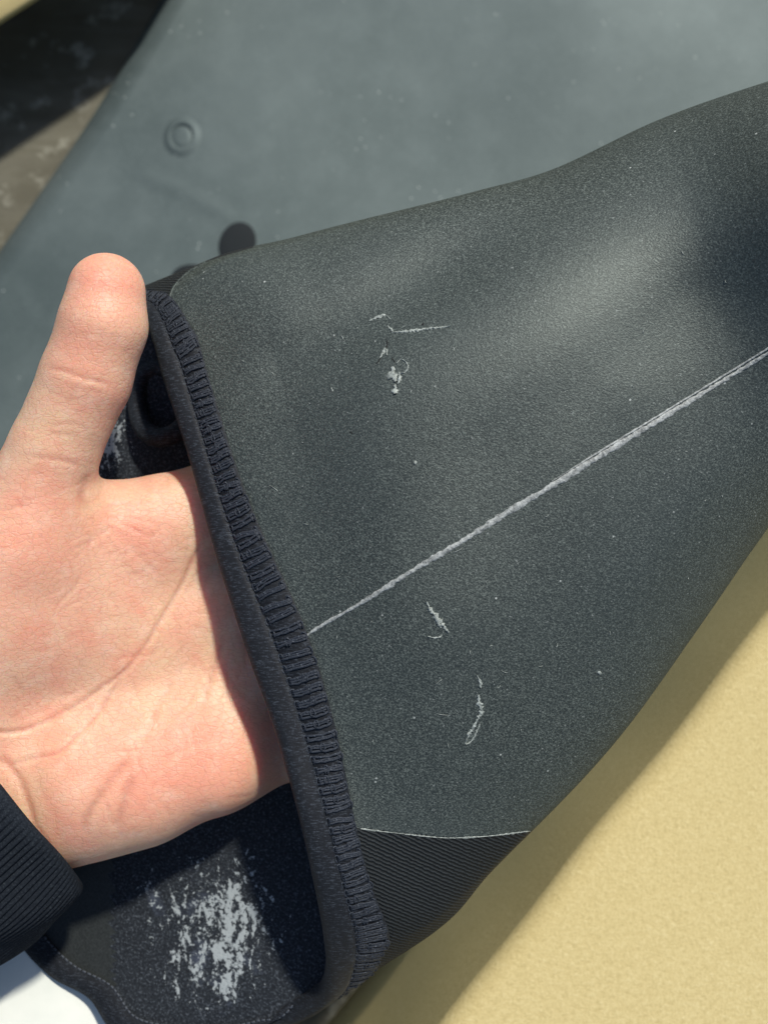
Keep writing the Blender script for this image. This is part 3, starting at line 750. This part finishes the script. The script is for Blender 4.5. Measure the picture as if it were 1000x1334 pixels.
def crease(poly, depth, width, lip=.12):
    c_ = resample(np.c_[poly, np.zeros(len(poly))], 24 if len(poly) > 5 else 10)[:, :2]; mg = width*6/.182
    k_ = np.flatnonzero((qx > c_[:, 0].min()-mg) & (qx < c_[:, 0].max()+mg) & (qy > c_[:, 1].min()-mg) & (qy < c_[:, 1].max()+mg) & (face > 0))
    x_, y_ = qx[k_], qy[k_]
    d_ = polydist(x_, y_, c_)*.182
    ends = np.clip(np.minimum(np.hypot(x_-poly[0][0], y_-poly[0][1]), np.hypot(x_-poly[-1][0], y_-poly[-1][1]))/18, .15, 1)
    disp = -depth*np.exp(-(d_/width)**2)+depth*lip*np.exp(-((d_-2.4*width)/(1.4*width))**2)
    X[k_] += nr[k_]*(disp*ends*face[k_])[:, None]
    crz[k_] = np.maximum(crz[k_], min(1, depth/.4)*np.exp(-(d_/(width*.8))**2)*ends*face[k_])
crease([(262, 705), (235, 763), (210, 805), (185, 847), (164, 873), (130, 898), (84, 927), (29, 952), (-20, 955)], .45, .55)
crease([(160, 877), (126, 931), (97, 961), (76, 980), (42, 988), (10, 999)], .32, .55)
crease([(292, 830), (284, 855), (272, 890), (262, 930)], .28, .8)
crease([(172, 985), (150, 1010), (130, 1037), (111, 1070), (108, 1095)], .45, 1.2)
crease([(176, 1005), (164, 1035), (157, 1058), (151, 1088)], .5, 1.2)
crease([(-10, 984), (10, 996), (22, 1010), (34, 1040), (46, 1078), (66, 1112)], .45, .9)
crease([(58, 479), (85, 484), (105, 491), (125, 496), (150, 503)], .30, .6, 0)
crease([(80, 502), (110, 508), (140, 512)], .12, .5, 0)
crease([(30, 592), (60, 597), (98, 605), (112, 612)], .22, .6, 0)
crease([(116, 612), (113, 630), (108, 648), (118, 672)], .55, 1.3, 0)
crease([(60, 555), (90, 552), (115, 556)], .12, .5); crease([(85, 440), (120, 436), (160, 442)], .06, .6)
crease([(0, 668), (20, 660), (45, 658)], .25, .7); crease([(0, 680), (25, 672)], .2, .6)
crease([(230, 880), (200, 930), (185, 975)], .15, .9); crease([(280, 960), (240, 975), (200, 1000)], .12, .9)
for k in range(15):               # fan of fine folds below the web
    a = math.radians(-8+k*5.2+random.uniform(-2, 2)); r0 = random.uniform(10, 30); r1 = random.uniform(70, 135)
    pts = [(112+r*math.cos(a)*(1.0), 662+r*math.sin(a)+.0009*r*r) for r in np.linspace(r0, r1, 5)]
    crease(pts, random.uniform(.06, .14), random.uniform(.40, .55), .1)
for k in range(22):               # short parallel wrinkles by the life line
    x0 = 140+random.uniform(0, 90); y0 = 700+random.uniform(0, 70); l = random.uniform(14, 34)
    crease([(x0, y0), (x0+l*.5, y0-l*.18), (x0+l, y0-l*.42)], random.uniform(.08, .14), .40, .1)
for k in range(40):
    x0 = random.uniform(0, 330); y0 = random.uniform(650, 1060); a = random.uniform(0, 3.14); l = random.uniform(12, 45)
    crease([(x0, y0), (x0+.5*l*math.cos(a)+2, y0+.5*l*math.sin(a)), (x0+l*math.cos(a), y0+l*math.sin(a))], random.uniform(.06, .13), random.uniform(.4, .7))
for k in range(70):               # crossing hair lines of the palm, mostly along and across its length
    x0 = random.uniform(0, 350); y0 = random.uniform(640, 1060); a = random.choice((-.35, -.9, .9, 1.3))+random.uniform(-.25, .25); l = random.uniform(25, 80)
    crease([(x0, y0), (x0+.3*l*math.cos(a-.1), y0+.3*l*math.sin(a-.1)), (x0+.65*l*math.cos(a+.05), y0+.65*l*math.sin(a+.05)), (x0+l*math.cos(a), y0+l*math.sin(a))], random.uniform(.07, .17), random.uniform(.32, .45), .05)
for k in range(16):               # short folds round the thumb joint and base
    y0 = random.choice((484, 500, 508, 560, 590, 602, 615))+random.uniform(-6, 6); x0 = 125-(y0-440)*.42+random.uniform(-45, 25); l = random.uniform(14, 40)
    crease([(x0, y0), (x0+l*.5, y0+l*.12), (x0+l, y0+l*.2)], random.uniform(.08, .16), .36, .05)
# skin tone by region (melanin and blood)
tone = np.tile(np.array([.78, .49, .335]), (len(X), 1))
def blot(cx_, cy_, rx_, ry_, c_, w_):
    global tone
    k_ = (w_*np.exp(-((qx-cx_)/rx_)**2-((qy-cy_)/ry_)**2))[:, None]; tone = tone*(1-k_)+np.array(c_)*k_
RED = (.80, .345, .235); YEL = (.82, .58, .36)
blot(135, 355, 50, 55, RED, .85); blot(120, 470, 60, 45, RED, .45); blot(170, 690, 70, 40, RED, .6); blot(40, 700, 70, 60, RED, .4); blot(60, 790, 80, 60, RED, .35)
blot(230, 1010, 130, 65, RED, .85); blot(120, 1000, 80, 60, RED, .3); blot(110, 650, 25, 25, YEL, .8); blot(190, 850, 60, 70, YEL, .55); blot(280, 720, 40, 90, YEL, .5)
blot(60, 560, 50, 60, YEL, .4); blot(20, 1060, 40, 50, (.62, .45, .28), .8); blot(290, 860, 40, 60, YEL, .5)
tone = tone*(1-.45*crz[:, None])+np.array([.50, .20, .13])*.45*crz[:, None]  # crease lines tinted darker and redder than the skin around them
wl_ = cam2world((X-np.array([0, 0, REF]))/1000)
person_loc = onz(60, 1000, 0)
person = thing('person', 'left hand held palm up, thumb raised, fingers inside the wetsuit opening, dark ribbed cuff', 'person', tuple(person_loc))
hand = mesh_obj('hand', wl_, HF2, M['skin'], person, attrs={'tone': tone, 'pad': (np.exp(-((qx-136)/52)**4-((qy-400)/66)**4)*np.clip(nr[:, 2]*1.5, 0, 1))[:, None]})

# sleeve cuff: a ribbed knit tube round the wrist, edge facing the palm
cen = C(-18, 1026, -14); axd = C(-138, 1136, -17)-cen; axd /= np.linalg.norm(axd)
up = np.array([0, 0, 1.0]); sd = np.cross(axd, up); sd /= np.linalg.norm(sd); up2 = np.cross(sd, axd)
if sd[1] > 0: sd = -sd              # towards the little finger side
NR = 132; na = NR*8; A_ = np.linspace(0, 2*math.pi, na, endpoint=False)
prof_s = [(9.0, -2.6), (4.0, -2.5), (1.0, -2.2), (0.1, -1.3), (.0, -.5), (.5, .25), (1.6, .6), (3.2, .55)]+[(l, .35+.5*math.sin(l*.13)) for l in np.linspace(4.5, 120, 60)]
V = []
for (l, o_) in prof_s:
    amp = .42*min(1, max(0, (l-.4)/2.5)) if o_ > -1 else 0
    rib = amp*(np.abs(np.sin(A_*NR/2+l*.010))**.8*2-1)
    bulge = 1.0*math.sin(l*.09+.5)
    wr = .7*np.sin(A_*3+l*.11)+.5*np.sin(A_*7-l*.2)
    ra = 33.5+o_+bulge+rib+wr+l*.045; rb = 27.5+o_+bulge+rib+wr+l*.045
    edge_ = -1.2*np.cos(A_*2)-19.0*np.sin(A_)
    V.append(cen+axd*(l+0)+edge_[:, None]*axd*math.exp(-l/40)+sd*(ra*np.cos(A_))[:, None]+up2*(rb*np.sin(A_))[:, None])
V = np.concatenate(V); SV = cam2world((V-np.array([0, 0, REF]))/1000)
slv = mesh_obj('sleeve_cuff', SV, grid_faces(len(prof_s), na, True), M['sleeve'], person)
slv['label'] = 'dark navy ribbed sweater cuff round the wrist'
